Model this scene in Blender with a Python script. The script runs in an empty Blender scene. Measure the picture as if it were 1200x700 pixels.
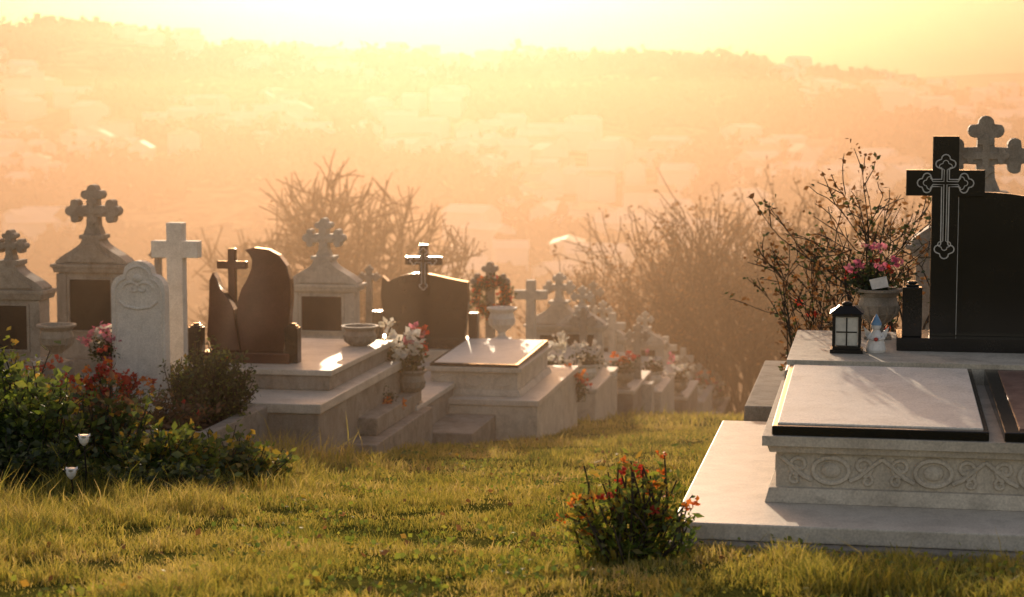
import bpy, math, random
import numpy as np
from mathutils import Vector, noise as mnoise
random.seed(7); rng=np.random.default_rng(7)
scene=bpy.context.scene
YAW=math.radians(-10.5)
CS,SN=math.cos(-YAW),math.sin(-YAW)
def loc2w(o,u,v): return (o[0]+u*CS+v*SN, o[1]-u*SN+v*CS)

# ------------------------------------------------------------ materials
def newmat(name):
    m=bpy.data.materials.new(name); m.use_nodes=True
    nt=m.node_tree; nt.nodes.clear()
    out=nt.nodes.new('ShaderNodeOutputMaterial')
    return m,nt,out
def ramp(nt,fac,stops):
    r=nt.nodes.new('ShaderNodeValToRGB')
    e=r.color_ramp.elements
    while len(e)<len(stops): e.new(0.5)
    for i,(p,c) in enumerate(stops):
        e[i].position=p; e[i].color=(c[0],c[1],c[2],1)
    nt.links.new(fac,r.inputs[0]); return r.outputs[0]
def noisen(nt,vec,scale,detail=5,rough=.6,dist=0):
    n=nt.nodes.new('ShaderNodeTexNoise'); n.inputs['Scale'].default_value=scale
    n.inputs['Detail'].default_value=detail; n.inputs['Roughness'].default_value=rough
    n.inputs['Distortion'].default_value=dist
    if vec is not None: nt.links.new(vec,n.inputs['Vector'])
    return n.outputs['Fac']
def mixc(nt,fac,a,b,mode='MIX'):
    m=nt.nodes.new('ShaderNodeMix'); m.data_type='RGBA'; m.blend_type=mode
    for sock,val in ((m.inputs[0],fac),(m.inputs[6],a),(m.inputs[7],b)):
        if hasattr(val,'is_linked'): nt.links.new(val,sock)
        elif isinstance(val,(int,float)): sock.default_value=val
        else: sock.default_value=(val[0],val[1],val[2],1)
    return m.outputs[2]
def stone(name,c1,c2,rough=.75,scale=3,stain=(.12,.10,.075),stain_amt=.5,bump=.25,spec=.35):
    m,nt,out=newmat(name)
    g=nt.nodes.new('ShaderNodeNewGeometry'); pos=g.outputs['Position']
    b=nt.nodes.new('ShaderNodeBsdfPrincipled')
    base=ramp(nt,noisen(nt,pos,scale,6),[(.3,c1),(.7,c2)])
    st=ramp(nt,noisen(nt,pos,scale*1.7+1,8,.7,.6),[(.48,(0,0,0)),(.68,(1,1,1))])
    mp=nt.nodes.new('ShaderNodeMapping'); mp.inputs['Scale'].default_value=(14,14,1.6); nt.links.new(pos,mp.inputs[0])
    sk=ramp(nt,noisen(nt,mp.outputs[0],1.0,5,.6),[(.5,(0,0,0)),(.75,(.7,.7,.7))])
    ad=nt.nodes.new('ShaderNodeMath'); ad.operation='MAXIMUM'; nt.links.new(st,ad.inputs[0]); nt.links.new(sk,ad.inputs[1])
    mm=nt.nodes.new('ShaderNodeMath'); mm.operation='MULTIPLY'; mm.inputs[1].default_value=stain_amt
    nt.links.new(ad.outputs[0],mm.inputs[0])
    col=mixc(nt,mm.outputs[0],base,stain)
    fine=ramp(nt,noisen(nt,pos,90,3),[(.3,(.75,.75,.75)),(.7,(1.1,1.1,1.1))])
    col=mixc(nt,1.0,col,fine,'MULTIPLY')
    nt.links.new(col,b.inputs['Base Color'])
    b.inputs['Roughness'].default_value=rough
    b.inputs['Specular IOR Level'].default_value=spec
    bp=nt.nodes.new('ShaderNodeBump'); bp.inputs['Strength'].default_value=bump; bp.inputs['Distance'].default_value=.01
    nt.links.new(noisen(nt,pos,35,6,.7),bp.inputs['Height']); nt.links.new(bp.outputs[0],b.inputs['Normal'])
    nt.links.new(b.outputs[0],out.inputs[0]); return m
def simple(name,c,rough=.5,metal=0,spec=.5,var=.15,scale=30):
    m,nt,out=newmat(name)
    g=nt.nodes.new('ShaderNodeNewGeometry')
    b=nt.nodes.new('ShaderNodeBsdfPrincipled')
    lo=[x*(1-var) for x in c]; hi=[min(1,x*(1+var)) for x in c]
    nt.links.new(ramp(nt,noisen(nt,g.outputs['Position'],scale,3),[(.3,lo),(.7,hi)]),b.inputs['Base Color'])
    b.inputs['Roughness'].default_value=rough; b.inputs['Metallic'].default_value=metal
    b.inputs['Specular IOR Level'].default_value=spec
    nt.links.new(b.outputs[0],out.inputs[0]); return m
def leafmat(name,stops,tr=.5,trcol=None,pscale=1.5):
    m,nt,out=newmat(name)
    g=nt.nodes.new('ShaderNodeNewGeometry')
    a=nt.nodes.new('ShaderNodeMath'); a.operation='ADD'
    h=nt.nodes.new('ShaderNodeMath'); h.operation='MULTIPLY'; h.inputs[1].default_value=.5
    nt.links.new(g.outputs['Random Per Island'],h.inputs[0])
    n=nt.nodes.new('ShaderNodeMath'); n.operation='MULTIPLY_ADD'; n.inputs[1].default_value=1.6; n.inputs[2].default_value=-.55
    nt.links.new(noisen(nt,g.outputs['Position'],pscale,4),n.inputs[0])
    nt.links.new(h.outputs[0],a.inputs[0]); nt.links.new(n.outputs[0],a.inputs[1])
    col=ramp(nt,a.outputs[0],stops)
    d=nt.nodes.new('ShaderNodeBsdfDiffuse'); t=nt.nodes.new('ShaderNodeBsdfTranslucent')
    nt.links.new(col,d.inputs[0])
    if trcol: nt.links.new(mixc(nt,1.0,col,trcol,'MULTIPLY'),t.inputs[0])
    else: nt.links.new(col,t.inputs[0])
    mx=nt.nodes.new('ShaderNodeMixShader'); mx.inputs[0].default_value=tr
    nt.links.new(d.outputs[0],mx.inputs[1]); nt.links.new(t.outputs[0],mx.inputs[2])
    gl=nt.nodes.new('ShaderNodeBsdfGlossy'); gl.inputs['Roughness'].default_value=.45
    m2=nt.nodes.new('ShaderNodeMixShader'); m2.inputs[0].default_value=.04
    nt.links.new(mx.outputs[0],m2.inputs[1]); nt.links.new(gl.outputs[0],m2.inputs[2])
    nt.links.new(m2.outputs[0],out.inputs[0]); return m

S_LIGHT=stone('weathered_limestone',(.54,.48,.39),(.68,.62,.52),stain_amt=.4)
S_GREY=stone('grey_stone',(.31,.27,.215),(.46,.40,.33),stain_amt=.6,bump=.5)
S_WHITE=stone('white_marble',(.74,.70,.63),(.84,.80,.73),rough=.6,stain_amt=.22,bump=.12)
S_CONC=stone('old_concrete',(.27,.23,.185),(.42,.37,.31),rough=.9,stain_amt=.6,bump=.6)
S_TERR=stone('terrazzo',(.56,.50,.42),(.70,.64,.55),rough=.58,stain_amt=.3,bump=.2,spec=.45)
S_BLACK=stone('black_granite',(.010,.009,.009),(.018,.016,.015),rough=.2,stain_amt=0,bump=.01,spec=.5)
S_BROWN=stone('brown_granite',(.055,.022,.017),(.095,.04,.03),rough=.2,stain_amt=.0,bump=.01,spec=.5)
S_PANEL=stone('dark_panel',(.018,.014,.012),(.04,.03,.025),rough=.3,stain_amt=.1,bump=.02)
S_RED=stone('red_granite',(.12,.05,.04),(.35,.22,.18),rough=.3,scale=14,stain_amt=.7,stain=(.10,.08,.07),bump=.02)
M_SOIL=stone('soil',(.045,.03,.02),(.09,.06,.04),rough=1,scale=6,stain_amt=.3,bump=1.0,spec=.1)
M_ENG=simple('engraved_silver',(.6,.58,.55),.4)
M_IRON=simple('black_iron',(.02,.018,.016),.4,.6)
M_GLASS=simple('frosted_glass',(.55,.55,.5),.2)
M_WAX=simple('white_ceramic',(.75,.74,.72),.3)
M_BLUE=simple('blue_ceramic',(.15,.3,.5),.3)
M_REDC=simple('red_glaze',(.5,.05,.03),.3)
M_BARK=simple('bark',(.07,.038,.022),.9,var=.4,scale=8)
M_BARKD=simple('dark_stem',(.06,.045,.03),.9,var=.4)
L_GRASS=leafmat('grass_blade',[(.0,(.075,.10,.018)),(.28,(.21,.215,.032)),(.55,(.42,.355,.06)),(.95,(.56,.43,.17))],.62,None,1.0)
L_GREEN=leafmat('green_leaf',[(.1,(.035,.06,.015)),(.45,(.085,.125,.025)),(.85,(.22,.25,.04))],.55)
L_FRESH=leafmat('fresh_leaf',[(.1,(.07,.12,.02)),(.45,(.17,.23,.03)),(.85,(.36,.36,.05))],.6)
L_DARK=leafmat('dark_leaf',[(.1,(.02,.035,.012)),(.45,(.045,.065,.02)),(.85,(.10,.11,.03))],.4)
L_FAR=leafmat('distant_foliage',[(.1,(.010,.012,.005)),(.45,(.022,.024,.010)),(.85,(.05,.045,.018))],.15)
L_YEL=leafmat('autumn_leaf',[(.1,(.10,.11,.02)),(.45,(.28,.22,.03)),(.85,(.45,.27,.04))],.55)
L_BRN=leafmat('brown_leaf',[(.1,(.09,.045,.02)),(.45,(.17,.085,.03)),(.85,(.28,.14,.05))],.5)
F_ORG=leafmat('orange_petal',[(.1,(.55,.09,.01)),(.45,(.7,.17,.02)),(.85,(.8,.32,.04))],.5)
F_RED=leafmat('red_petal',[(.1,(.28,.015,.01)),(.45,(.45,.03,.02)),(.85,(.6,.09,.04))],.45)
F_PNK=leafmat('pink_petal',[(.1,(.45,.08,.16)),(.45,(.6,.16,.26)),(.85,(.75,.35,.4))],.5)
F_WHT=leafmat('white_petal',[(.1,(.6,.55,.42)),(.45,(.75,.72,.62)),(.85,(.8,.8,.75))],.5)

# ------------------------------------------------------------ terrain
YP=[-60,0,5,7.2,9,12,16,20,24,28,34,40,50,70,100,150,200,350,450]
ZP=[0.3,0,-.02,-.08,-.36,-.72,-1.27,-1.77,-2.25,-2.76,-3.7,-4.8,-7.0,-11.5,-18.5,-29,-38,-62,-62]
def sstep(t):
    t=max(0,min(1,t)); return t*t*(3-2*t)
def base_z(y):
    s=0
    for k in (-1,-.5,0,.5,1): s+=np.interp(y+k,YP,ZP)
    return s/5
def ground(x,y):
    z=base_z(y)
    edge=-2.2+(y-16)*.24
    if y<60:
        z+=min(.9,.06*max(0,edge-x))*sstep((60-y)/20)
        z+=.035*mnoise.noise(Vector((x*.9,y*.9,0)))+.04*mnoise.noise(Vector((x*.3,y*.3,5)))
    if y>400:
        hill=31+22*sstep((-x-40)/260)-20*sstep((x-130)/200)+3*math.sin(x*.011+1)
        if y<=1450:
            z=-62+(hill+62)*(sstep((y-420)/1080)*.6+.4*max(0,(y-420)/1030))
        elif y<1900: z=hill+( -20-hill)*sstep((y-1450)/450)
        else: z=-20+(62+10*math.sin(x*.006+2))*sstep((y-1900)/800)
        a=sstep((y-400)/200)*(1-.6*sstep((y-1250)/200))
        z+=a*(11*mnoise.noise(Vector((x*.006,y*.006,1)))+6*mnoise.noise(Vector((x*.018,y*.018,3))))
    elif y>80:
        z+=3*sstep((y-80)/80)*mnoise.noise(Vector((x*.02,y*.02,2)))
    return z
def axis(lim_lo,lim_hi,fine_lo,fine_hi,st,g=1.07):
    a=list(np.arange(fine_lo,fine_hi+.001,st)); s=st
    while a[-1]<lim_hi: s=min(s*g,26); a.append(a[-1]+s)
    s=st; b=[fine_lo]
    while b[-1]>lim_lo: s*=g; b.append(b[-1]-s)
    return b[::-1][:-1]+a
def xaxis():
    a=list(np.arange(0,14.01,.4)); s=.4
    while a[-1]<2200: s=min(s*1.08,45); a.append(a[-1]+s)
    return [-v for v in a[::-1]][:-1]+a
xs=xaxis(); ys=axis(-300,3200,4,50,.4)
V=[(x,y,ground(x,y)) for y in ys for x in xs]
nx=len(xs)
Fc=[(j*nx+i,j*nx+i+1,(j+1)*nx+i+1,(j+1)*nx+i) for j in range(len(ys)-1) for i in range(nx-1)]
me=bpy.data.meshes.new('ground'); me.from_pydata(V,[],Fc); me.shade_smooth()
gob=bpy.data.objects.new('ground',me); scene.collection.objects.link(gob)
m,nt,out=newmat('ground_mat')
g=nt.nodes.new('ShaderNodeNewGeometry'); pos=g.outputs['Position']
b=nt.nodes.new('ShaderNodeBsdfPrincipled'); b.inputs['Roughness'].default_value=1; b.inputs['Specular IOR Level'].default_value=0
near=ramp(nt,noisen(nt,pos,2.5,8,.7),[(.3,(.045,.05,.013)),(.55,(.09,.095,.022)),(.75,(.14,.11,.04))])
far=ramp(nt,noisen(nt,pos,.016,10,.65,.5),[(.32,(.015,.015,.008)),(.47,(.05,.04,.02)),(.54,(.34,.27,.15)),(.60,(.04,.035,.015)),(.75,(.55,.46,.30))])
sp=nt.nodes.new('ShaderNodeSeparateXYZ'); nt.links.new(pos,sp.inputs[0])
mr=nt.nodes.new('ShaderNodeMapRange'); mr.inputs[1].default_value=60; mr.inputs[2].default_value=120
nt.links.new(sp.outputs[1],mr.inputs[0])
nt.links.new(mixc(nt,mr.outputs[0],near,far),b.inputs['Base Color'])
bp=nt.nodes.new('ShaderNodeBump'); bp.inputs['Strength'].default_value=.8; bp.inputs['Distance'].default_value=.03
nt.links.new(noisen(nt,pos,18,6),bp.inputs['Height']); nt.links.new(bp.outputs[0],b.inputs['Normal'])
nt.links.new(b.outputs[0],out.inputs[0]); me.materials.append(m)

# ------------------------------------------------------------ mesh builder
class MB:
    def __init__(s): s.v=[]; s.f=[]; s.m=[]; s.mats=[]
    def mi(s,mat):
        if mat not in s.mats: s.mats.append(mat)
        return s.mats.index(mat)
    def add(s,vs,fs,mat):
        o=len(s.v); k=s.mi(mat)
        s.v+=[tuple(p) for p in vs]
        for f in fs: s.f.append(tuple(i+o for i in f)); s.m.append(k)
    def box(s,x0,x1,y0,y1,z0,z1,mat,tb=0,tt=0,z1b=None):
        zb=z1 if z1b is None else z1b
        vs=[(x0,y0,z0),(x1,y0,z0),(x1,y1,z0),(x0,y1,z0),(x0+tt,y0+tt,z1),(x1-tt,y0+tt,z1),(x1-tt,y1-tt,zb),(x0+tt,y1-tt,zb)]
        s.add(vs,[(0,3,2,1),(4,5,6,7),(0,1,5,4),(1,2,6,5),(2,3,7,6),(3,0,4,7)],mat)
    def prism(s,poly,y0,y1,mat):  # poly CCW in (x,z)
        n=len(poly)
        vs=[(p[0],y0,p[1]) for p in poly]+[(p[0],y1,p[1]) for p in poly]
        fs=[tuple(range(n)),tuple(range(2*n-1,n-1,-1))]
        fs+=[(i,i+n,(i+1)%n+n,(i+1)%n) for i in range(n)]
        s.add(vs,fs,mat)
    def lathe(s,cx,cy,prof,mat,n=18,sq=False):
        vs=[];k=len(prof)
        for r,z in prof:
            for i in range(n):
                a=2*math.pi*i/n
                vs.append((cx+r*math.cos(a),cy+r*math.sin(a),z))
        fs=[(j*n+i,j*n+(i+1)%n,(j+1)*n+(i+1)%n,(j+1)*n+i) for j in range(k-1) for i in range(n)]
        fs.append(tuple(range(n-1,-1,-1))); fs.append(tuple((k-1)*n+i for i in range(n)))
        s.add(vs,fs,mat)
    def tube(s,pts,r,mat,n=6,closed=False,r1=None):
        pts=[Vector(p) for p in pts]; k=len(pts); vs=[]
        for i,p in enumerate(pts):
            a=pts[(i-1)%k] if (closed or i>0) else p
            c=pts[(i+1)%k] if (closed or i<k-1) else p
            t=(c-a); t=t.normalized() if t.length>1e-9 else Vector((0,0,1))
            up=Vector((0,1,0)) if abs(t.y)<.9 else Vector((1,0,0))
            e1=t.cross(up).normalized(); e2=t.cross(e1)
            rr=r if r1 is None else r+(r1-r)*i/max(1,k-1)
            for q in range(n):
                an=2*math.pi*q/n; vs.append(p+e1*rr*math.cos(an)+e2*rr*math.sin(an))
        rng_=range(k if closed else k-1)
        fs=[(i*n+q,i*n+(q+1)%n,((i+1)%k)*n+(q+1)%n,((i+1)%k)*n+q) for i in rng_ for q in range(n)]
        s.add(vs,fs,mat)
    def ball(s,c,r,mat,sc=(1,1,1)):
        prof=[(r*math.sin(math.pi*j/8)+1e-4,-r*math.cos(math.pi*j/8)) for j in range(9)]
        vs=[];n=12
        for rr,z in prof:
            for i in range(n):
                a=2*math.pi*i/n; vs.append((c[0]+rr*math.cos(a)*sc[0],c[1]+rr*math.sin(a)*sc[1],c[2]+z*sc[2]))
        s.add(vs,[(j*n+i,j*n+(i+1)%n,(j+1)*n+(i+1)%n,(j+1)*n+i) for j in range(8) for i in range(n)],mat)
    def make(s,name,loc=(0,0,0),rot=YAW,bevel=.006):
        me=bpy.data.meshes.new(name); me.from_pydata(s.v,[],s.f)
        for mt in s.mats: me.materials.append(mt)
        me.polygons.foreach_set('material_index',s.m); me.update()
        ob=bpy.data.objects.new(name,me); scene.collection.objects.link(ob)
        ob.location=loc; ob.rotation_euler=(0,0,rot)
        if bevel:
            bv=ob.modifiers.new('bevel','BEVEL'); bv.width=bevel; bv.segments=2; bv.limit_method='ANGLE'; bv.angle_limit=math.radians(40)
        return ob
def arc(cx,cz,r,a0,a1,n=7):
    return [(cx+r*math.cos(math.radians(a0+(a1-a0)*i/(n-1))),cz+r*math.sin(math.radians(a0+(a1-a0)*i/(n-1)))) for i in range(n)]
def trefoil(R,U,Lf,D,s,cz=0,cx=0,foot=False,a=None,k=1.0):
    a=a or .12*s
    pts=[]
    def arm(L,ang,ft=False):
        if ft: p=[(a,a),(a*1.1,L*.6),(a*1.8,L),(-a*1.8,L),(-a*1.1,L*.6)]
        else:
            p=[(a,a),(a*.95,L-.52*s)]+arc(.2*s*k,L-.34*s,.14*s*k,-110,50)+arc(0,L-.16*s*k,.15*s*k,-5,185)+arc(-.2*s*k,L-.34*s,.14*s*k,130,290)+[(-a*.95,L-.52*s)]
        c,sn=math.cos(ang),math.sin(ang)
        return [(x*c-y*sn+cx,x*sn+y*c+cz) for x,y in p]
    pts+=arm(R,-math.pi/2)+arm(U,0)+arm(Lf,math.pi/2)+arm(D,math.pi,foot)
    return pts
def cross_poly(w,h,arm,az,cx=0,z0=0,t=None):
    t=t or w; a=w/2
    return [(cx-a,z0),(cx+a,z0),(cx+a,az-t/2),(cx+arm/2,az-t/2),(cx+arm/2,az+t/2),(cx+a,az+t/2),(cx+a,h),(cx-a,h),(cx-a,az+t/2),(cx-arm/2,az+t/2),(cx-arm/2,az-t/2),(cx-a,az-t/2)]

def monument(name,x,y,z0,z1,w,mat=S_GREY,crossf=.33,panel=S_PANEL,urns=False,depth=None):
    """classic stone grave monument: stepped plinth, framed panel body, cornice, ogee pediment, trefoil cross"""
    H=z1-z0; b=MB(); d=depth or w*.42; cs=H*crossf
    if cs>.62: cs=.62
    ped=w*.34; bodyt=H-cs-ped; pl=bodyt*.34
    b.box(-w*.60,w*.60,-d*.65,d*.65,-.5,pl*.45,mat)
    b.box(-w*.54,w*.54,-d*.56,d*.56,pl*.45+.002,pl,mat,tt=.015)
    b.box(-w*.45,w*.45,-d*.42,d*.42,pl,bodyt-.05,mat)
    for sx in (-1,1):
        x0=sx*w*.40; b.box(x0-w*.07,x0+w*.07,-d*.49,-d*.42-.001,pl+.002,bodyt-.06,mat)
    b.box(-w*.50,w*.50,-d*.52,d*.52,bodyt-.05,bodyt,mat,tt=-.012)
    b.box(-w*.545,w*.545,-d*.57,d*.57,bodyt+.001,bodyt+.035,mat)
    P=[]
    n=12
    for i in range(n+1):
        t=i/n
        xx=w*.12+(w*.38)*(1-sstep(t))**1.1 if t>0.14 else w*.5
        P.append((xx,bodyt+.036+ped*t*.98))
    poly=P+[(-p[0],p[1]) for p in P[::-1]]
    b.prism(poly,-d*.38,d*.38,mat)
    poly2=[(p[0]*.72,bodyt+.036+(p[1]-bodyt-.036)*.7+.015) for p in poly]
    b.prism(poly2,-d*.38-.018,-d*.38-.001,mat)
    b.box(-w*.16,w*.16,-d*.36,d*.36,bodyt+.036+ped*.97,bodyt+.036+ped+.035,mat)
    pz0=pl+(bodyt-pl)*.12; pz1=bodyt-.05-(bodyt-pl)*.10
    b.box(-w*.285,w*.285,-d*.42-.012,-d*.42-.001,pz0,pz1,panel)
    for (xa,xb,za,zb) in ((-w*.325,-w*.286,pz0-.02,pz1+.02),(w*.286,w*.325,pz0-.02,pz1+.02),(-w*.286,w*.286,pz1+.001,pz1+.02),(-w*.286,w*.286,pz0-.02,pz0-.001)):
        b.box(xa,xb,-d*.42-.022,-d*.42-.002,za,zb,mat)
    cz0=bodyt+.036+ped+.03; s=(H-cz0)*.53; cc=H-s
    b.prism(trefoil(s*1.08,s,s*1.08,cc-cz0+.002,s*1.12,cz=cc,foot=True,a=s*.21,k=1.15),-d*.2,d*.2,mat)
    b.prism([(p[0]*.55,cc+(p[1]-cc)*.55) for p in trefoil(s*1.05,s,s*1.05,s,s*1.1,cz=cc,a=s*.17)],-d*.2-.015,-d*.2-.001,mat)
    return b.make(name,(x,y,z0),bevel=.008)

def urnprof(r,h,z):
    return [(r*.55,z),(r*.55,z+h*.07),(r*.30,z+h*.14),(r*.26,z+h*.25),(r*.45,z+h*.33),(r*.85,z+h*.5),(r*.93,z+h*.68),(r*.82,z+h*.84),(r*.95,z+h*.92),(r*1.08,z+h*.95),(r*1.08,z+h),(r*.9,z+h),(r*.85,z+h*.9)]
def urn(name,x,y,z,r,h,mat=S_GREY,post=0):
    b=MB()
    if post: b.box(-r*.75,r*.75,-r*.75,r*.75,-post,-.001,mat,tt=.01)
    b.lathe(0,0,urnprof(r,h,0),mat)
    for i in range(12):
        a=2*math.pi*i/12
        b.tube([(r*.5*math.cos(a),r*.5*math.sin(a),h*.35),(r*.86*math.cos(a),r*.86*math.sin(a),h*.5),(r*.95*math.cos(a),r*.95*math.sin(a),h*.66)],r*.07,mat,5)
    b.box(-r*.62,r*.62,-r*.62,r*.62,0,h*.06,mat)
    return b.make(name,(x,y,z),bevel=0)

# ------------------------------------------------------------ plants
def fast(name,verts,tris,midx,mats,loc=(0,0,0)):
    verts=np.asarray(verts,dtype=np.float32); tris=np.asarray(tris,dtype=np.int32)
    me=bpy.data.meshes.new(name)
    me.vertices.add(len(verts)); me.vertices.foreach_set('co',verts.ravel())
    me.loops.add(tris.size); me.loops.foreach_set('vertex_index',tris.ravel())
    me.polygons.add(len(tris)); me.polygons.foreach_set('loop_start',np.arange(0,tris.size,3,dtype=np.int32))
    for mt in mats: me.materials.append(mt)
    me.polygons.foreach_set('material_index',np.asarray(midx,dtype=np.int32))
    me.update(calc_edges=True); me.validate()
    ob=bpy.data.objects.new(name,me); scene.collection.objects.link(ob); ob.location=loc
    return ob
class Veg:
    def __init__(s): s.V=[];s.T=[];s.M=[];s.n=0;s.mats=[]
    def mi(s,m):
        if m not in s.mats: s.mats.append(m)
        return s.mats.index(m)
    def leaves(s,P,size,mat,asp=.5,droop=.0):
        P=np.asarray(P); n=len(P)
        if n==0: return
        d=rng.normal(size=(n,3)); d[:,2]=d[:,2]*.6+.25-droop; d/=np.linalg.norm(d,axis=1)[:,None]
        r=rng.normal(size=(n,3)); w=np.cross(d,r); w/=np.linalg.norm(w,axis=1)[:,None]
        sz=size*rng.uniform(.55,1.3,n)[:,None]
        nrm=np.cross(d,w)
        a=P; b_=P+d*sz*.5+w*sz*asp*.5+nrm*sz*.08; c=P+d*sz; e=P+d*sz*.5-w*sz*asp*.5+nrm*sz*.08
        v=np.stack([a,b_,c,e],1).reshape(-1,3)
        i=np.arange(n)*4+s.n
        t=np.stack([np.stack([i,i+1,i+2],1),np.stack([i,i+2,i+3],1)],1).reshape(-1,3)
        s.V.append(v); s.T.append(t); s.M.append(np.full(len(t),s.mi(mat))); s.n+=len(v)
    def segs(s,A,B,ra,rb,mat):
        A=np.asarray(A,float);B=np.asarray(B,float); n=len(A)
        if n==0:return
        ra=np.broadcast_to(np.asarray(ra,float),(n,)); rb=np.broadcast_to(np.asarray(rb,float),(n,))
        d=B-A; d/=np.linalg.norm(d,axis=1)[:,None]+1e-9
        up=np.where(np.abs(d[:,2:3])<.9,np.array([[0,0,1.]]),np.array([[1.,0,0]]))
        e1=np.cross(d,up); e1/=np.linalg.norm(e1,axis=1)[:,None]; e2=np.cross(d,e1)
        vs=[]
        for P,r in ((A,ra),(B,rb)):
            for k in range(3):
                an=2*math.pi*k/3; vs.append(P+(e1*math.cos(an)+e2*math.sin(an))*r[:,None])
        v=np.stack(vs,1).reshape(-1,3); i=np.arange(n)*6+s.n; t=[]
        for k in range(3):
            k2=(k+1)%3
            t.append(np.stack([i+k,i+k2,i+3+k2],1)); t.append(np.stack([i+k,i+3+k2,i+3+k],1))
        t=np.stack(t,1).reshape(-1,3)
        s.V.append(v); s.T.append(t); s.M.append(np.full(len(t),s.mi(mat))); s.n+=len(v)
    def make(s,name,loc):
        return fast(name,np.concatenate(s.V),np.concatenate(s.T),np.concatenate(s.M),s.mats,loc)
def bush(name,x,y,z,rx,ry,h,nst=40,nl=30,ls=.05,lm=L_GREEN,nf=0,fm=None,fs=.04,asp=.5,fl_per=14,extra=None,spiky=0):
    v=Veg(); A=[];B=[];tips=[]
    for i in range(nst):
        a=random.uniform(0,6.283); r=math.sqrt(random.random()); hh=h*random.uniform(.45,1.0)*(1-.35*r*r)
        if spiky and random.random()<.3: hh*=1+spiky*random.random(); r*=1+.5*spiky*random.random()
        t=np.array([rx*r*math.cos(a),ry*r*math.sin(a),hh]); b0=np.array([t[0]*.35,t[1]*.35,0])
        mid=(b0+t)/2+rng.normal(size=3)*.08*h
        A+= [b0,mid]; B+=[mid,t]; tips.append((b0,mid,t))
    v.segs(A,B,.006,.004,M_BARKD)
    pts=[]
    for b0,mid,t in tips:
        k=rng.uniform(.15,1.05,nl)[:,None]
        p=np.where(k<.5,b0+(mid-b0)*k*2,mid+(t-mid)*(k*2-1))
        pts.append(p+rng.normal(size=(nl,3))*ls*.8*(1.15-.6*k))
    pts=np.concatenate(pts); pts[:,2]=np.maximum(pts[:,2],.01)
    v.leaves(pts,ls,lm,asp)
    if extra: 
        sel=rng.random(len(pts))<.3; v.leaves(pts[sel]+rng.normal(size=(sel.sum(),3))*.02,ls,extra,asp)
    if nf:
        for q in range(nf):
            t=random.choice(tips)[2]+rng.normal(size=3)*fs*1.2+np.array([0,0,fs*.4])
            P=t+rng.normal(size=(fl_per,3))*fs*.22
            v.leaves(P,fs*.75,fm[q%len(fm)],.8)
    return v.make(name,(x,y,z))
def baretree(name,x,y,z,h,trunk_r,stems=1,spread=.5,depth=5,kids=3,mat=M_BARK,minr=.006,leaf=None,lsz=.05,nleaf=0,prob=.75,leaf2=None):
    v=Veg();A=[];B=[];R0=[];R1=[];ends=[]
    def grow(p,d,L,r,k):
        q=p
        for i in range(3):
            d=(d+rng.normal(size=3)*.13+np.array([0,0,.05])); d/=np.linalg.norm(d)
            n=q+d*L/3; A.append(q);B.append(n);R0.append(r*(1-.12*i));R1.append(r*(1-.12*(i+1))); q=n
            if k>0 and i>0:
                for c in range(kids-1 if i==1 else kids):
                    if random.random()<prob:
                        nd=d+rng.normal(size=3)*spread; nd/=np.linalg.norm(nd)
                        grow(q,nd,L*random.uniform(.55,.85),max(minr,r*.55),k-1)
        ends.append(q)
    for s_ in range(stems):
        d=np.array([random.gauss(0,spread*.5 if stems>1 else .08),random.gauss(0,spread*.5 if stems>1 else .08),1.]); d/=np.linalg.norm(d)
        o=np.array([random.gauss(0,.12*(stems>1)),random.gauss(0,.12*(stems>1)),-.1])
        grow(o,d,h*random.uniform(.36,.48),trunk_r,depth)
    A=np.array(A);B=np.array(B)
    if stems==1:
        k=h/B[:,2].max(); A*=k; B*=k
    v.segs(A,B,np.array(R0),np.array(R1),mat)
    if leaf:
        e=np.concatenate([np.array(ends*k if False else ends),B[::3]]) if stems>1 else B[::2]
        sel=rng.integers(0,len(e),nleaf); v.leaves(e[sel]+rng.normal(size=(nleaf,3))*lsz*.6,lsz,leaf,.6)
        if leaf2:
            sel=rng.integers(0,len(e),nleaf//2); v.leaves(e[sel]+rng.normal(size=(nleaf//2,3))*lsz*.6,lsz,leaf2,.6)
    return v.make(name,(x,y,z))

# ============================================================ RIGHT TOMB
RO=(.73,8.9)
b=MB()
b.box(-.03,3.4,-.07,3.0,-.75,-.235,S_CONC)
b.box(0,3.4,0,2.95,-.233,-.155,S_TERR)
b.make('tomb_base_slab',(RO[0],RO[1],0),bevel=.008)
b=MB()
b.box(.44,3.2,.58,2.44,-.154,.12,S_LIGHT)
b.box(.39,3.25,.52,2.449,-.154,-.085,S_LIGHT,tt=.02)
b.box(.41,3.23,.545,2.446,.085,.118,S_LIGHT,tt=-.012)
b.box(.375,3.27,.51,2.447,.12,.168,S_LIGHT)
b.box(.42,3.25,2.45,3.95,-.6,.255,S_LIGHT)
b.box(.40,3.27,2.452,3.97,.256,.285,S_LIGHT)
def spiral(cx,cz,r,turn,sg,ph=0):
    return [(cx+sg*r*(1-t*.8)*math.cos(ph+t*turn),.578,cz+r*(1-t*.8)*math.sin(ph+t*turn)) for t in [i/20 for i in range(21)]]
for i in range(6):
    cx=.70+i*.48
    ov=[(cx+.085*math.cos(a*math.pi/10),.576,.0+.062*math.sin(a*math.pi/10)) for a in range(20)]
    b.tube(ov,.014,S_LIGHT,6,closed=True)
    b.ball((cx,.578,0),.038,S_LIGHT,(1.3,.6,1))
    for sg in (-1,1):
        b.tube(spiral(cx+sg*.15,.022,.05,8,sg,-1.5),.012,S_LIGHT,6)
        b.tube(spiral(cx+sg*.17,-.045,.032,7,-sg,1.2),.010,S_LIGHT,6)
        b.tube([(cx+sg*.09,.578,-.05),(cx+sg*.13,.574,-.03),(cx+sg*.2,.576,.03),(cx+sg*.24,.578,.06)],.013,S_LIGHT,6)
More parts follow.
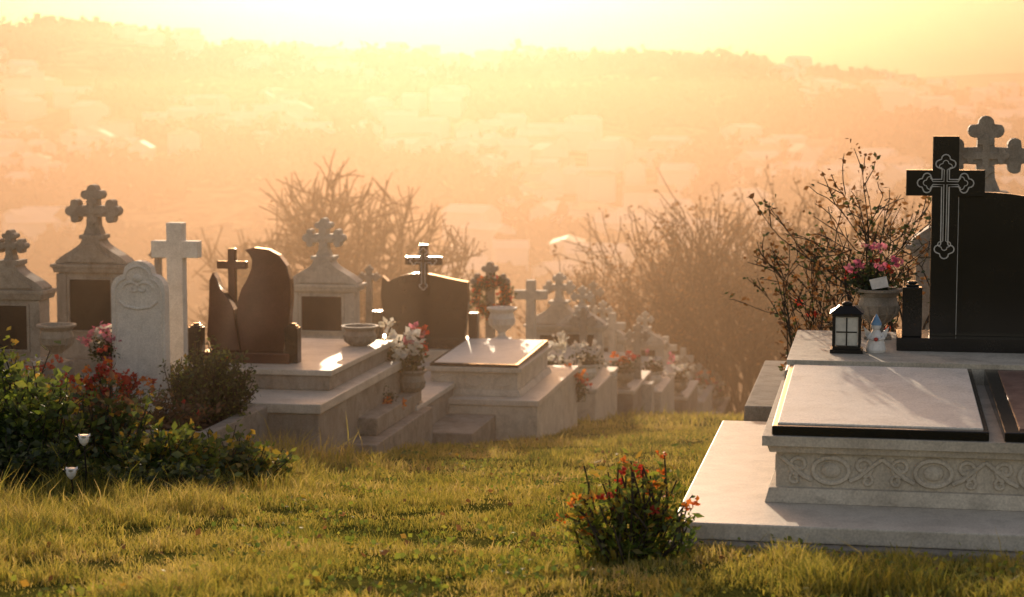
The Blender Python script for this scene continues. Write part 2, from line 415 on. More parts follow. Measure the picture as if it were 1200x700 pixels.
for i in range(6):
    cy=.8+i*.27
    b.tube([(.438,cy+.08*math.cos(a*math.pi/8),.055*math.sin(a*math.pi/8)) for a in range(16)],.01,S_LIGHT,6,closed=True)
b.make('carved_stone_tomb',(RO[0],RO[1],0),bevel=.007)
b=MB()
b.box(.42,1.43,.53,2.42,.170,.215,S_BLACK,z1b=.262)
vs=[(.445,.575),(1.405,.575),(1.405,2.38),(.445,2.38)]
def slz(v,o): return .215+(v-.53)/(1.89)*.047+o
b.add([(u,v,slz(v,-.004)) for u,v in vs]+[(u,v,slz(v,.008)) for u,v in vs],[(4,5,6,7),(0,1,5,4),(1,2,6,5),(2,3,7,6),(3,0,4,7)],S_WHITE)
b.make('tomb_cover_slab',(RO[0],RO[1],0),bevel=.004)
b=MB()
b.box(1.50,2.52,.53,2.42,.170,.215,S_BLACK,z1b=.262)
vs=[(1.57,.60),(2.45,.60),(2.45,2.35),(1.57,2.35)]
b.add([(u,v,slz(v,-.004)) for u,v in vs]+[(u,v,slz(v,.007)) for u,v in vs],[(4,5,6,7),(0,1,5,4),(1,2,6,5),(2,3,7,6),(3,0,4,7)],S_RED)
b.make('tomb_cover_slab',(RO[0],RO[1],0),bevel=.004)
b=MB()
b.box(1.02,2.75,2.98,3.42,.287,.365,S_BLACK)
b.prism(cross_poly(.152,1.55,.455,1.275,cx=1.287,z0=.366),3.10,3.22,S_BLACK)
top=[(1.366,.366),(2.45,.366),(2.45,.95)]+[(2.45-1.084*t*.86,.95+.27*math.sin(t*math.pi*.5)) for t in [i/12 for i in range(1,13)]]+[(1.366,1.225)]
b.prism(top,3.13,3.25,S_BLACK)
ol=trefoil(.165,.17,.165,.45,.17,cz=1.275,cx=1.287,a=.022)
b.tube([(p[0],3.098,p[1]) for p in ol],.0042,M_ENG,5,closed=True)
ol=trefoil(.13,.135,.13,.40,.11,cz=1.275,cx=1.287,a=.009)
b.tube([(p[0],3.098,p[1]) for p in ol],.003,M_ENG,5,closed=True)
b.tube([(1.366,3.127,.37),(1.366,3.127,1.19)],.003,M_ENG,5)
b.make('black_granite_cross_headstone',(RO[0],RO[1],0),bevel=.004)
b=MB(); b.box(1.05,1.165,3.02,3.12,.366,.66,S_BLACK); b.box(1.07,1.145,3.04,3.10,.661,.675,S_BLACK)
b.lathe(1.107,3.07,[(.02,.676),(.03,.68),(.03,.69),(.022,.695)],S_BLACK,12)
b.make('granite_vase_pillar',(RO[0],RO[1],0),bevel=.004)
b=MB(); r=.075
b.box(-.095,.095,-.095,.095,0,.022,M_IRON); b.box(-.08,.08,-.08,.08,.022,.04,M_IRON)
for sx in (-1,1):
    for sy in (-1,1): b.box(sx*r-.008,sx*r+.008,sy*r-.008,sy*r+.008,.04,.215,M_IRON)
b.box(-r+.010,r-.010,-r+.004,-r+.008,.045,.21,M_GLASS); b.box(-r+.010,r-.010,r-.008,r-.004,.045,.21,M_GLASS)
b.box(-.085,.085,-.085,.085,.216,.232,M_IRON)
b.box(-.10,.10,-.10,.10,.233,.275,M_IRON,tt=.055)
b.lathe(0,0,[(.03,.276),(.03,.29),(.012,.30)],M_IRON,12)
b.tube([(.035*math.cos(a*math.pi/8),0,.30+.035*math.sin(a*math.pi/8)) for a in range(9)],.004,M_IRON,5)
b.box(-.06,.06,-r+.001,-r+.0035,.12,.128,M_IRON); b.box(-.004,.004,-r-.001,-r+.001,.045,.21,M_IRON)
p=loc2w(RO,.73,2.88); b.make('grave_lantern',(p[0],p[1],.286),bevel=.002)
b=MB()
b.lathe(0,0,[(.055,0),(.06,.015),(.05,.06),(.032,.11),(.022,.13)],M_WAX,14); b.ball((0,0,.155),.03,M_WAX)
b.lathe(0,0,[(.033,.16),(.03,.175),(.014,.205),(.003,.225)],M_BLUE,12)
for sx in (-1,1):
    b.prism([(sx*.02,.10),(sx*.075,.15),(sx*.06,.09),(sx*.025,.06)][::sx],.015,.024,M_WAX)
    b.tube([(sx*.03,-.01,.11),(sx*.045,-.03,.085),(sx*.012,-.048,.08)],.010,M_WAX,6)
b.ball((0,-.05,.08),.012,M_REDC)
p=loc2w(RO,.90,2.90); b.make('angel_figurine',(p[0],p[1],.286),bevel=0)
p=loc2w(RO,.91,3.60); urn('stone_urn_planter',p[0],p[1],.286,.135,.31,S_GREY)
bush('potted_flowers',p[0]-.04,p[1],.56,.17,.14,.26,26,14,.045,L_DARK,9,[F_PNK,F_PNK,F_RED],.055)
b=MB(); b.add([(0,0,0),(.10,-.01,.02),(.085,.0,.085),(-.02,.01,.06),(.04,.045,.05)],[(0,1,2,3),(0,3,4),(2,1,4)],M_WAX); b.make('crumpled_paper',(p[0]-.06,p[1]-.11,.60),bevel=0)
baretree('rose_bush',2.42,12.95,.05,1.35,.012,stems=9,spread=.5,depth=3,kids=2,mat=M_BARKD,minr=.0042,leaf=L_BRN,lsz=.042,nleaf=700,leaf2=L_DARK)
baretree('rose_bush',2.08,13.3,-.2,1.10,.011,stems=12,spread=.42,depth=3,kids=2,mat=M_BARKD,minr=.0042,leaf=L_BRN,lsz=.042,nleaf=800,leaf2=L_DARK)
bush('autumn_shrub',2.25,13.6,-.45,.42,.3,1.05,70,18,.05,L_BRN,4,[F_RED],.05,extra=L_DARK,spiky=.3)
monument('stone_cross_monument',3.36,14.1,-.3,1.66,1.0,S_GREY,crossf=.31)
b=MB(); b.box(0,1.6,0,2.2,-1.1,-.10,S_CONC); b.box(.22,1.5,.5,2.1,-.099,.06,S_TERR); b.make('grave_platform',(1.42,12.0,0),bevel=.01)
b=MB(); b.box(0,1.5,0,2.4,-2,-.55,S_CONC); b.box(.15,1.4,.2,2.3,-.549,-.40,S_TERR); b.make('grave_platform',(1.95,14.6,0),bevel=.01)

# ============================================================ LEFT PLOTS
def kerb(name,ox,oy,w,dep,ztop,zb,t=.13,mat=S_CONC,fill=M_SOIL,fz=-.07):
    b=MB()
    b.box(-w,0,0,t,zb,ztop,mat); b.box(-w,0,dep-t,dep,zb,ztop,mat)
    b.box(-t,0,t+.002,dep-t-.002,zb,ztop-.003,mat); b.box(-w,-w+t,t+.002,dep-t-.002,zb,ztop-.003,mat)
    b.box(-w+t+.002,-t-.002,t+.002,dep-t-.002,zb,ztop+fz,fill)
    return b.make(name,(ox,oy,0),bevel=.012)
kerb('grave_kerb_bed',-2.48,16.0,3.3,2.6,-.95,-1.7)
kerb('grave_kerb_bed',-4.2,18.9,2.6,2.6,-.92,-1.7)
b=MB()
b.box(-2.0,0,0,3.2,-2,-1.02,S_CONC); b.box(-2.03,.03,-.03,3.2,-1.019,-.93,S_TERR)
b.box(-1.75,-.12,.8,3.2,-.929,-.79,S_CONC); b.box(-1.78,-.09,.77,3.2,-.789,-.735,S_TERR)
b.make('grave_platform',(-1.73,17.5,0),bevel=.01)
b=MB(); b.box(-.42,0,0,2.4,-2.1,-1.44,S_CONC); b.box(-.40,-.12,.5,2.4,-1.439,-1.27,S_CONC); b.make('concrete_steps',(-1.27,18.3,0),bevel=.012)
b=MB(); b.box(-1.15,0,0,4.6,-2.4,-1.46,S_CONC); b.box(-1.17,.02,-.02,4.6,-1.459,-1.40,S_TERR); b.make('grave_platform',(-1.0,20.4,0),bevel=.01)
b=MB(); b.box(-.55,0,0,2.0,-2.3,-1.72,S_CONC); b.make('concrete_steps',(-.42,20.6,0),bevel=.012)
b=MB(); b.box(-1.2,0,0,3.0,-2.6,-1.62,S_LIGHT); b.box(-1.22,.02,-.02,3.0,-1.619,-1.55,S_TERR); b.make('grave_platform',(.28,21.8,0),bevel=.01)
TO=(-.98,22.25)
b=MB()
b.box(.05,1.05,.05,2.1,-1.549,-1.28,S_LIGHT); b.box(0,1.1,0,2.15,-1.549,-1.48,S_LIGHT,tt=.03)
b.box(.0,1.1,.0,2.15,-1.279,-1.225,S_LIGHT)
b.box(.04,1.06,.04,2.1,-1.224,-1.19,S_BLACK,z1b=-1.15)
b.add([(.08,.09,-1.188),(1.02,.09,-1.188),(1.02,2.05,-1.143),(.08,2.05,-1.143)],[(0,1,2,3)],S_WHITE)
for i in range(3):
    cx=.22+i*.33
    b.tube([(cx+.1*math.cos(a*math.pi/8),.05,-1.38+.06*math.sin(a*math.pi/8)) for a in range(16)],.012,S_LIGHT,6,closed=True)
b.make('carved_stone_tomb',(TO[0],TO[1],0),bevel=.008)

monument('stone_cross_monument',-4.56,18.0,-.85,.60,.68,S_GREY,crossf=.24)
monument('stone_cross_monument',-4.22,20.0,-1.0,.93,.76,S_GREY,crossf=.30)
monument('stone_cross_monument',-2.18,23.0,-1.25,.42,.84,S_LIGHT,crossf=.31)
b=MB(); w=.25
poly=[(-w,-.05),(w,-.05),(w,1.02)]+arc(w*.45,1.02,w*.55,0,80,6)[1:]+arc(0,1.12,w*.62,40,140,7)+arc(-w*.45,1.02,w*.55,100,180,6)[:-1]+[(-w,1.02)]
b.prism(poly,-.055,.055,S_WHITE)
inn=[(p[0]*.86,.06+(p[1]-.02)*.93) for p in poly]
b.tube([(p[0],-.056,p[1]) for p in inn],.012,S_WHITE,6,closed=True)
for sg in (-1,1):
    b.tube([(sg*(.05+.09*(1-t)*math.cos(t*7)),-.056,1.03+.07*(1-t)*math.sin(t*7)) for t in [i/16 for i in range(17)]],.014,S_WHITE,6)
    b.tube([(sg*.18,-.056,.92),(sg*.12,-.056,.87),(0,-.056,.85)],.014,S_WHITE,6)
b.ball((0,-.056,1.12),.035,S_WHITE,(1.4,.5,1)); b.box(-.3,.3,-.12,.12,-.2,-.0,S_WHITE)
b.make('marble_headstone',(-3.30,17.5,-.92),bevel=.006)
b=MB(); b.prism(cross_poly(.155,1.60,.45,1.355,z0=0),-.06,.06,S_WHITE); b.box(-.2,.2,-.15,.15,-.2,.08,S_WHITE)
b.make('white_stone_cross',(-3.09,18.2,-.95),bevel=.008)
b=MB()
b.box(-.44,.44,-.2,.2,-.02,.10,S_BROWN)
wave=[(-.08,.101),(.34,.101),(.40,.35),(.425,.62),(.42,.80),(.385,.93),(.31,1.03),(.20,1.085),(.06,1.10),(-.03,1.075),(.01,1.04),(.04,.98),(.035,.90),(-.01,.80),(-.07,.70),(-.11,.58),(-.12,.40)]
b.prism(wave,-.07,.05,S_BROWN)
w2=[(-.36,.101),(-.085,.101),(-.125,.34),(-.14,.50),(-.19,.60),(-.27,.69),(-.31,.80),(-.35,.86),(-.385,.78),(-.39,.60),(-.40,.42),(-.415,.25)]
b.prism(w2,-.09,.03,S_BROWN)
b.prism(cross_poly(.075,1.08,.30,.92,cx=-.20,z0=.5),.035,.10,S_BROWN)
b.make('wave_granite_headstone',(-2.52,19.0,-.735),bevel=.008)
for px_,py_ in ((-3.03,18.9),(-2.10,18.85)):
    b=MB(); b.box(-.065,.065,-.065,.065,0,.34,S_BLACK); b.box(-.05,.05,-.05,.05,.341,.36,S_BLACK); b.lathe(0,0,[(.03,.361),(.045,.375),(.03,.38)],S_BLACK,10)
    b.make('granite_vase_pillar',(px_,py_,-.735),bevel=.004)
b=MB(); b.prism(trefoil(.15,.15,.15,.9,.16,cz=.9,foot=True,a=.035),-.04,.04,S_GREY); b.make('small_stone_cross',(-1.81,25.0,-1.35),bevel=.004)
b=MB(); b.prism(trefoil(.1,.11,.1,.9,.12,cz=.9,foot=True,a=.03),-.04,.04,S_GREY); b.make('small_stone_cross',(-3.85,21.5,-.8),bevel=.004)
b=MB()
b.box(-.68,.68,-.2,.2,-.02,.10,S_BLACK)
tp=[(-.50,.101),(.50,.101),(.55,.55),(.54,.80)]+[(.54-1.08*t,.80+.10*math.sin(t*math.pi*1.15+.0)-.03*math.sin(t*6.283)) for t in [i/14 for i in range(1,14)]]+[(-.54,.86),(-.56,.6)]
b.prism(tp,-.05,.07,S_BLACK)
b.prism(cross_poly(.10,1.26,.46,1.06,cx=-.0,z0=.62),-.12,-.052,S_BLACK)
ol=trefoil(.17,.16,.17,.36,.15,cz=1.06,a=.022)
b.tube([(p[0],-.122,p[1]) for p in ol],.006,M_ENG,5,closed=True)
for sx in (-1,1): b.box(sx*.61-.055,sx*.61+.055,-.07,.07,.101,.42,S_BLACK)
b.make('black_granite_cross_headstone',(-1.07,24.4,-1.25),bevel=.006)
b=MB(); b.box(-.75,.75,-.4,.4,-.9,-.021,S_LIGHT); b.make('headstone_plinth',(-1.07,24.5,-1.25),bevel=.01)
b=MB(); b.prism(trefoil(.27,.27,.27,1.5,.28,cz=1.4,foot=True,a=.055,k=1.15),-.05,.05,S_GREY); b.box(-.3,.3,-.2,.2,-.3,.25,S_GREY)
b.make('trefoil_stone_cross',(-.29,26.2,-2.02),bevel=.006)
v=Veg(); an=rng.uniform(0,6.283,900); P=np.stack([.2*np.cos(an),rng.normal(0,.03,900),.2*np.sin(an)],1)+rng.normal(size=(900,3))*.04
v.leaves(P,.07,L_DARK); v.leaves(P[:140]+np.array([0,-.04,0]),.06,F_ORG,.8); v.leaves(P[140:240]+np.array([0,-.04,0]),.06,F_RED,.8); v.make('flower_wreath',(-.27,26.1,-.82))
urn('white_urn',-.13,25.0,-1.26,.18,.42,S_WHITE,post=.8)
b=MB(); b.prism(cross_poly(.13,1.9,.47,1.69,z0=0),-.07,.07,S_LIGHT); b.box(-.32,.32,-.2,.2,-.3,.5,S_LIGHT); b.make('stone_cross',(.27,28.0,-2.66),bevel=.01)
monument('stone_cross_monument',.72,30.0,-2.75,-.82,.95,S_LIGHT,crossf=.26)
monument('stone_cross_monument',1.52,33.0,-3.45,-1.55,.80,S_LIGHT,crossf=.2)
far=[(1.15,27.0,'plat'),(1.85,30.0,'plat'),(2.5,33.0,'plat'),(3.2,36.0,'plat'),(3.85,39.5,'plat'),(4.6,43.0,'plat')]
for i,(x,y,_) in enumerate(far):
    gz=ground(x,y); b=MB(); t=gz+.38
    b.box(-1.25,0,0,2.3,gz-1.2,t,S_CONC if i%2 else S_LIGHT); b.box(-1.27,.02,-.02,2.3,t+.001,t+.06,S_TERR)
    b.box(-1.0,-.2,.3,2.1,t+.061,t+.30,S_LIGHT,z1b=t+.38); b.make('grave_platform',(x,y,0),bevel=.012)
    if i in (1,3,4):
        b=MB(); h=1.15-.05*i; b.prism(cross_poly(.12,h,.44,h-.22,z0=0),-.06,.06,S_LIGHT); b.box(-.28,.28,-.18,.18,-.3,.3,S_LIGHT)
        b.make('stone_cross',(x-.2,y+2.4,t-.1),bevel=.008)
    else:
        monument('stone_cross_monument',x-.1,y+2.5,t-.2,t+1.25-.05*i,.7,S_LIGHT,crossf=.26)
    urn('stone_urn_planter',x-.12,y+.15,t+.06,.15,.32,S_GREY if i%2 else S_WHITE)
    bush('grave_flowers',x-.12,y+.15,t+.3,.2,.2,.3,26,12,.06,L_DARK,8,[[F_WHT],[F_RED,F_ORG],[F_WHT,F_PNK]][i%3],.09)
for (x,y,h) in ((1.05,29,1.3),(2.2,34.8,1.2),(2.75,36.8,1.3),(3.4,38.7,1.0),(2.0,31.3,1.2),(3.9,41,1.0),(4.3,43.5,1.0),(1.5,36.5,2.2)):
    gz=ground(x,y)+.35; b=MB()
    b.prism(trefoil(.21,.21,.21,h-.2,.23,cz=h-.2,foot=True,a=.05,k=1.1),-.05,.05,S_GREY); b.box(-.25,.25,-.18,.18,-.6,.25,S_LIGHT)
    b.make('trefoil_stone_cross',(x,y,gz),bevel=.006)

urn('stone_urn_planter',-3.98,17.2,-.52,.16,.34,S_GREY,post=.5)
bush('pink_flower_pot',-3.62,17.6,-.55,.17,.15,.28,30,12,.05,L_DARK,22,[F_PNK,F_PNK,F_WHT],.07)
urn('stone_urn_planter',-1.56,20.2,-.83,.18,.30,S_GREY,post=.6)
urn('stone_urn_planter',-1.05,20.6,-1.40,.15,.36,S_GREY)
bush('lily_bouquet',-1.14,20.55,-1.05,.22,.16,.30,30,12,.07,L_DARK,16,[F_WHT],.11)
bush('pink_flower_pot',-1.0,20.75,-1.02,.12,.12,.38,16,12,.05,L_DARK,8,[F_PNK,F_RED],.08)
bush('white_flower_bouquet',.50,26.0,-1.85,.28,.2,.26,30,14,.07,L_DARK,20,[F_WHT],.11)
urn('stone_urn_planter',.50,26.0,-2.05,.2,.3,S_GREY,post=.5)
bush('red_flowers',.75,24.7,-2.0,.25,.25,.4,30,12,.06,L_DARK,14,[F_RED,F_ORG],.08)
bush('red_flowers',-1.30,19.9,-1.42,.15,.15,.35,20,12,.05,L_DARK,8,[F_RED,F_ORG],.06)
bush('red_flowers',-3.5,16.9,-1.02,.28,.26,.54,46,16,.05,L_GREEN,60,[F_RED,F_ORG,F_RED],.06)
bush('red_flowers',-4.15,16.7,-1.02,.34,.24,.60,40,16,.05,L_YEL,26,[F_RED,F_RED,F_WHT],.06)
bush('boxwood_bush',-2.62,17.1,-1.02,.38,.32,.66,130,40,.045,L_DARK,0,extra=L_GREEN,spiky=.25)
bush('flower_border',-3.1,16.5,-1.02,.65,.25,.36,80,14,.06,L_BRN,14,[F_RED,F_WHT],.04,extra=L_GREEN,spiky=.3)
bush('flower_border',-4.6,16.6,-1.02,.6,.3,.45,70,14,.06,L_DARK,16,[F_RED],.05,extra=L_BRN,spiky=.3)
bush('autumn_shrub',-2.98,17.7,-.95,.28,.2,.55,34,14,.06,L_YEL,6,[F_ORG],.05)
gz=lambda x,y: ground(x,y)-.02
bush('leafy_shrub',-3.45,13.3,gz(-3.45,13.3),.62,.5,.98,130,26,.075,L_GREEN,0,extra=L_FRESH,asp=.6,spiky=.3)
bush('leafy_shrub',-2.95,13.7,gz(-2.95,13.7),.42,.4,.68,90,26,.07,L_DARK,0,extra=L_BRN,asp=.6,spiky=.35)
bush('leafy_shrub',-2.5,13.4,gz(-2.5,13.4),.55,.4,.50,100,20,.07,L_GREEN,0,extra=L_YEL,asp=.6,spiky=.4)
bush('leafy_shrub',-2.0,13.9,gz(-2.0,13.9),.46,.3,.42,70,20,.065,L_GREEN,0,extra=L_YEL,asp=.6,spiky=.5)
bush('leafy_shrub',-3.85,14.7,gz(-3.8,14.7),.6,.4,.90,100,24,.07,L_YEL,0,extra=L_FRESH,asp=.6,spiky=.3)
bush('leafy_shrub',-3.2,12.7,gz(-3.2,12.7),.5,.3,.42,80,20,.065,L_DARK,0,extra=L_GREEN,asp=.6,spiky=.4)
bush('leafy_shrub',-2.3,12.7,gz(-2.3,12.7),.5,.3,.26,60,18,.06,L_DARK,0,extra=L_GREEN,asp=.5,spiky=.5)
for (x,y,h) in ((-2.70,12.35,.36),(-2.74,12.15,.16)):
    b=MB(); z=gz(x,y); b.tube([(0,0,0),(.01,0,h*.5),(0,0,h)],.006,M_IRON,6)
    b.lathe(0,0,[(.008,h-.01),(.026,h+.01),(.034,h+.035),(.028,h+.06)],M_WAX,10)
    for k in range(5):
        a=k*1.2566; b.add([(.02*math.cos(a),.02*math.sin(a),h+.03),(.045*math.cos(a+.4),.045*math.sin(a+.4),h+.05),(.06*math.cos(a),.06*math.sin(a),h+.06),(.045*math.cos(a-.4),.045*math.sin(a-.4),h+.05)],[(0,1,2,3)],M_WAX)
    b.make('solar_flower_light',(x,y,z),bevel=0)
bush('flowering_bush',.53,8.62,gz(.53,8.62),.28,.2,.48,90,18,.05,L_FRESH,28,[F_ORG,F_ORG,F_RED],.034,extra=L_YEL,asp=.42,spiky=.28)

# ------------------------------------------------------------ bare thicket and trees
for i in range(26):
    x=2.0+i*.25+random.uniform(-.2,.2); y=43+random.uniform(0,9); 
    baretree('bare_shrub',x,y,ground(x,y),4.9 if i>5 else 3.3,.036,stems=10,spread=.36,depth=3,kids=2,mat=M_BARK,minr=.015,leaf=L_BRN,lsz=.13,nleaf=420)
for x,y,h in ((-5.2,52,8.0),(-4.3,54,7.8),(-6.4,56,7.8),(-3.1,55,6.8)):
    baretree('bare_tree',x,y,ground(x,y)-.3,h,.15,1,.55,4,3,M_BARK,.026,prob=.95,leaf=L_BRN,lsz=.10,nleaf=700)

# ------------------------------------------------------------ grass
rects=[((RO[0],RO[1]),-.03,3.4,-.07,3.0),((RO[0],RO[1]),.4,3.3,2.4,4.0),((-2.48,16.0),-3.3,0,0,2.6),((-1.73,17.5),-2,0,0,3.2),((-1.27,18.3),-.42,0,0,2.4),((-1.0,20.4),-1.2,0,0,4.6),((-.42,20.6),-.55,0,0,2),((.28,21.8),-1.2,0,0,3),((1.42,12.0),0,1.6,0,2.2),((1.95,14.6),0,1.5,0,2.4)]+[((x,y),-1.27,.02,0,2.3) for x,y,_ in far]
def outside(X,Y):
    keep=np.ones(len(X),bool)
    for o,u0,u1,v0,v1 in rects:
        dx=X-o[0]; dy=Y-o[1]; u=dx*CS-dy*SN; v=dx*SN+dy*CS
        keep&=~((u>u0)&(u<u1)&(v>v0)&(v<v1))
    return keep
def grass(name,n,x0,x1,y0,y1,h,w,wedge=True,hf=None):
    X=rng.uniform(0,1,n); Y=y0+(y1-y0)*rng.uniform(0,1,n)
    X=(x0+(x1-x0)*X)*(Y*.285+1.2)
    keep=outside(X,Y)
    X=X[keep];Y=Y[keep]
    gx=np.linspace(X.min(),X.max(),160); gy=np.linspace(Y.min(),Y.max(),160)
    G=np.array([[ground(a,b_) for b_ in gy] for a in gx]); C=np.array([[mnoise.noise(Vector((a*1.3,b_*1.3,9)))+.9*mnoise.noise(Vector((a*4,b_*4,2))) for b_ in gy] for a in gx])
    def bil(M,X,Y):
        fi=(X-gx[0])/(gx[1]-gx[0]); fj=(Y-gy[0])/(gy[1]-gy[0])
        i0=np.clip(fi.astype(int),0,158); j0=np.clip(fj.astype(int),0,158); a=fi-i0; c=fj-j0
        return (M[i0,j0]*(1-a)*(1-c)+M[i0+1,j0]*a*(1-c)+M[i0,j0+1]*(1-a)*c+M[i0+1,j0+1]*a*c)
    cc=bil(C,X,Y); k2=rng.random(len(X))<np.clip(.8+1.4*cc,.2,1); X=X[k2];Y=Y[k2]; n=len(X)
    Z=bil(G,X,Y)-.005; cl=np.clip(1+1.4*bil(C,X,Y),.3,2.5)
    H=h*rng.uniform(.4,1.3,n)*cl
    if hf is not None: H=H*hf(X,Y)
    tall=rng.random(n)<.012; H[tall]*=1.9
    W=w*rng.uniform(.6,1.2,n)
    an=rng.uniform(0,6.283,n); ld=rng.uniform(0,6.283,n); ln=rng.uniform(.1,1.0,n)*H
    B0=np.stack([X,Y,Z],1); wd=np.stack([np.cos(an),np.sin(an),np.zeros(n)],1)*W[:,None]
    L=np.stack([np.cos(ld)*ln,np.sin(ld)*ln,np.zeros(n)],1)
    M=B0+L*.35+np.array([0,0,1])*(H*.6)[:,None]; T=B0+L+np.array([0,0,1])*(H*.95)[:,None]
    v=np.stack([B0-wd/2,B0+wd/2,M-wd*.4,M+wd*.4,T],1).reshape(-1,3)
    i=np.arange(n)*5
    t=np.stack([np.stack([i,i+1,i+3],1),np.stack([i,i+3,i+2],1),np.stack([i+2,i+3,i+4],1)],1).reshape(-1,3)
    return v,t
def hf(X,Y):
    f=np.ones(len(X))
    f+=1.5*np.clip((-1.2-X+(Y-12)*.12)/.9,0,1)*(Y<17)
    f+=.9*((X>1.1)&(Y<8.4)&(Y>7.2))
    return f
parts=[grass('g',190000,-1,1,6.6,13,.040,.006,hf=hf),grass('g',170000,-1,1,13,25,.052,.010,hf=hf),grass('g',70000,-1,1,25,50,.08,.02)]
vv=[];tt=[];o=0
for v,t in parts: vv.append(v); tt.append(t+o); o+=len(v)
fast('grass',np.concatenate(vv),np.concatenate(tt),np.zeros(sum(len(t) for t in tt)),[L_GRASS])
n=1300; Y=rng.uniform(6.8,24,n); X=rng.uniform(-1,1,n)*(Y*.27+.6); k=outside(X,Y); X=X[k];Y=Y[k]
v=Veg(); P=np.array([[a,c,ground(a,c)+.02+.02*random.random()] for a,c in zip(X,Y)])
v.leaves(P[:len(P)//2],.04,L_BRN,.7); v.leaves(P[len(P)//2:],.038,L_YEL,.7); v.make('fallen_leaves',(0,0,0))
v=Veg(); P=[]
for i in range(260):
    y=random.uniform(6.8,22); x=random.uniform(-1,1)*(y*.27+.6)
    if not outside(np.array([x]),np.array([y]))[0]: continue
    r=random.uniform(.04,.16); q=rng.normal(size=(34,3))*np.array([r,r,.012]); q+=np.array([x,y,ground(x,y)+.03]); P.append(q)
v.leaves(np.concatenate(P),.028,L_FRESH,.9); v.make('clover_patches',(0,0,0))

# ------------------------------------------------------------ distant hillside: trees and houses
v=Veg(); P=[]
n=0
while n<5200:
    y=random.uniform(430,1440); x=random.uniform(-.34,.34)*y
    if mnoise.noise(Vector((x*.014,y*.008,4)))+random.uniform(-.2,.2)<.03: continue
    r=random.uniform(2.5,6.0); z=ground(x,y); c=np.array([x,y,z+r*.8]); n+=1
    P.append(c+rng.normal(size=(16,3))*r*.42)
v.leaves(np.concatenate(P),5.4,L_FAR,.9)
v.make('distant_trees',(0,0,0))
M_WALL=simple('plaster_wall',(.84,.82,.78),.7,scale=.02,var=.08); M_ROOF=simple('clay_roof',(.5,.32,.22),.7,scale=.02,var=.4); M_ROOF2=simple('pale_roof',(.80,.76,.70),.62,.0,scale=.02)
b=MB()
for i in range(760):
    y=random.uniform(450,1400); x=random.uniform(-.32,.32)*y
    if mnoise.noise(Vector((x*.006,y*.005,8)))<-.1: continue
    z=ground(x,y)+2; w=random.uniform(9,20); d=random.uniform(8,12); h=random.uniform(4,9); a=random.gauss(0,.5); rm=M_ROOF if random.random()<.35 else M_ROOF2
    c,s_=math.cos(a),math.sin(a); rh=random.uniform(1.2,3.2)
    if random.random()<.4:
        c,s_=-s_,c
    L=[(-w/2,-d/2,-5),(w/2,-d/2,-5),(w/2,d/2,-5),(-w/2,d/2,-5),(-w/2,-d/2,h),(w/2,-d/2,h),(w/2,d/2,h),(-w/2,d/2,h),(-w/2,0,h+rh),(w/2,0,h+rh)]
    Wd=[(x+p[0]*c-p[1]*s_,y+p[0]*s_+p[1]*c,z+p[2]) for p in L]
    b.add(Wd,[(0,1,5,4),(2,3,7,6),(1,2,6,9,5),(3,0,4,8,7)],M_WALL)
    Rf=[(-w/2-.4,-d/2-.5,h-.1),(w/2+.4,-d/2-.5,h-.1),(w/2+.4,0,h+rh+.1),(-w/2-.4,0,h+rh+.1),(w/2+.4,d/2+.5,h-.1),(-w/2-.4,d/2+.5,h-.1)]
    b.add([(x+p[0]*c-p[1]*s_,y+p[0]*s_+p[1]*c,z+p[2]) for p in Rf],[(0,1,2,3),(3,2,4,5)],rm)
b.make('distant_village_houses',rot=0,bevel=0)

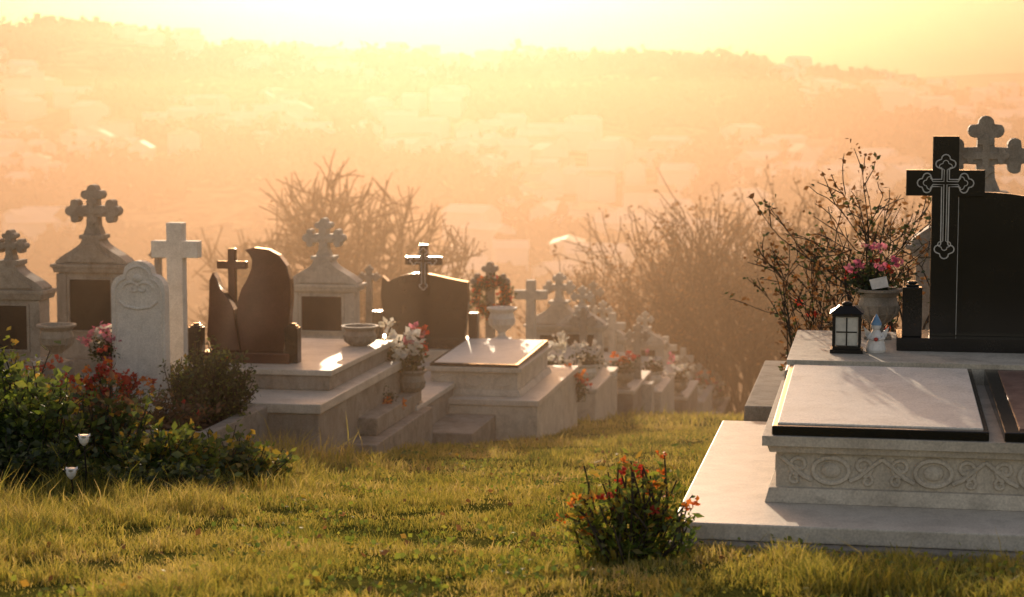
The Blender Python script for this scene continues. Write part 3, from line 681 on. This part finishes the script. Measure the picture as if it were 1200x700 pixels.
# ------------------------------------------------------------ haze (real volumes)
def haze(name,x0,x1,y0,y1,z0,z1,D,c,g_):
    b=MB(); m,nt,out=newmat(name+'_mat')
    s=nt.nodes.new('ShaderNodeVolumeScatter'); s.inputs['Color'].default_value=(*c,1); s.inputs['Density'].default_value=D; s.inputs['Anisotropy'].default_value=g_
    a=nt.nodes.new('ShaderNodeVolumeAbsorption'); a.inputs['Color'].default_value=(*c,1); a.inputs['Density'].default_value=D
    ad=nt.nodes.new('ShaderNodeAddShader'); nt.links.new(s.outputs[0],ad.inputs[0]); nt.links.new(a.outputs[0],ad.inputs[1])
    nt.links.new(ad.outputs[0],out.inputs['Volume'])
    b.box(x0,x1,y0,y1,z0,z1,m); return b.make(name,rot=0,bevel=0)
haze('valley_haze',-1400,1400,68,2300,-120,50,.00060,(.45,.325,.245),.77)
haze('horizon_haze',-2800,2800,2320,6500,-60,345,.0007,(.42,.335,.29),.76)
haze('glare_haze',-30,30,13,66,-16,2.4,.0075,(.46,.33,.22),.66)  # added volume standing in for lens veiling glare, lifts blacks on the graves

# ------------------------------------------------------------ light
EL=math.radians(8.5); AZ=math.radians(-3)
sun=bpy.data.lights.new('sun','SUN'); sun.energy=5; sun.angle=math.radians(.5); sun.color=(1,.79,.56)
so=bpy.data.objects.new('sun',sun); scene.collection.objects.link(so)
d=Vector((math.sin(AZ)*math.cos(EL),math.cos(AZ)*math.cos(EL),math.sin(EL)))
so.rotation_euler=d.to_track_quat('Z','Y').to_euler()
w=bpy.data.worlds.new('World'); scene.world=w; w.use_nodes=True; nt=w.node_tree; nt.nodes.clear()
sky=nt.nodes.new('ShaderNodeTexSky'); sky.sky_type='NISHITA'; sky.sun_disc=False; sky.sun_elevation=EL; sky.sun_rotation=AZ
sky.dust_density=2.5; sky.air_density=1.0
bg=nt.nodes.new('ShaderNodeBackground'); bg.inputs[1].default_value=.15
nt.links.new(mixc(nt,1.0,sky.outputs[0],(2.0,1.42,1.16),'MULTIPLY'),bg.inputs[0])
o=nt.nodes.new('ShaderNodeOutputWorld'); nt.links.new(bg.outputs[0],o.inputs[0])
# ------------------------------------------------------------ camera
cam=bpy.data.cameras.new('camera'); co=bpy.data.objects.new('camera',cam); scene.collection.objects.link(co); scene.camera=co
cam.sensor_width=36; cam.lens=2322/1200*36; cam.clip_end=9000; cam.clip_start=.1
co.location=(0,0,1.75); co.rotation_euler=(math.radians(90)-math.atan(230/2322),0,0)
cam.dof.use_dof=True; cam.dof.focus_distance=11.6; cam.dof.aperture_fstop=3.2
scene.view_settings.view_transform='Standard'; scene.view_settings.look='None'; scene.view_settings.exposure=0
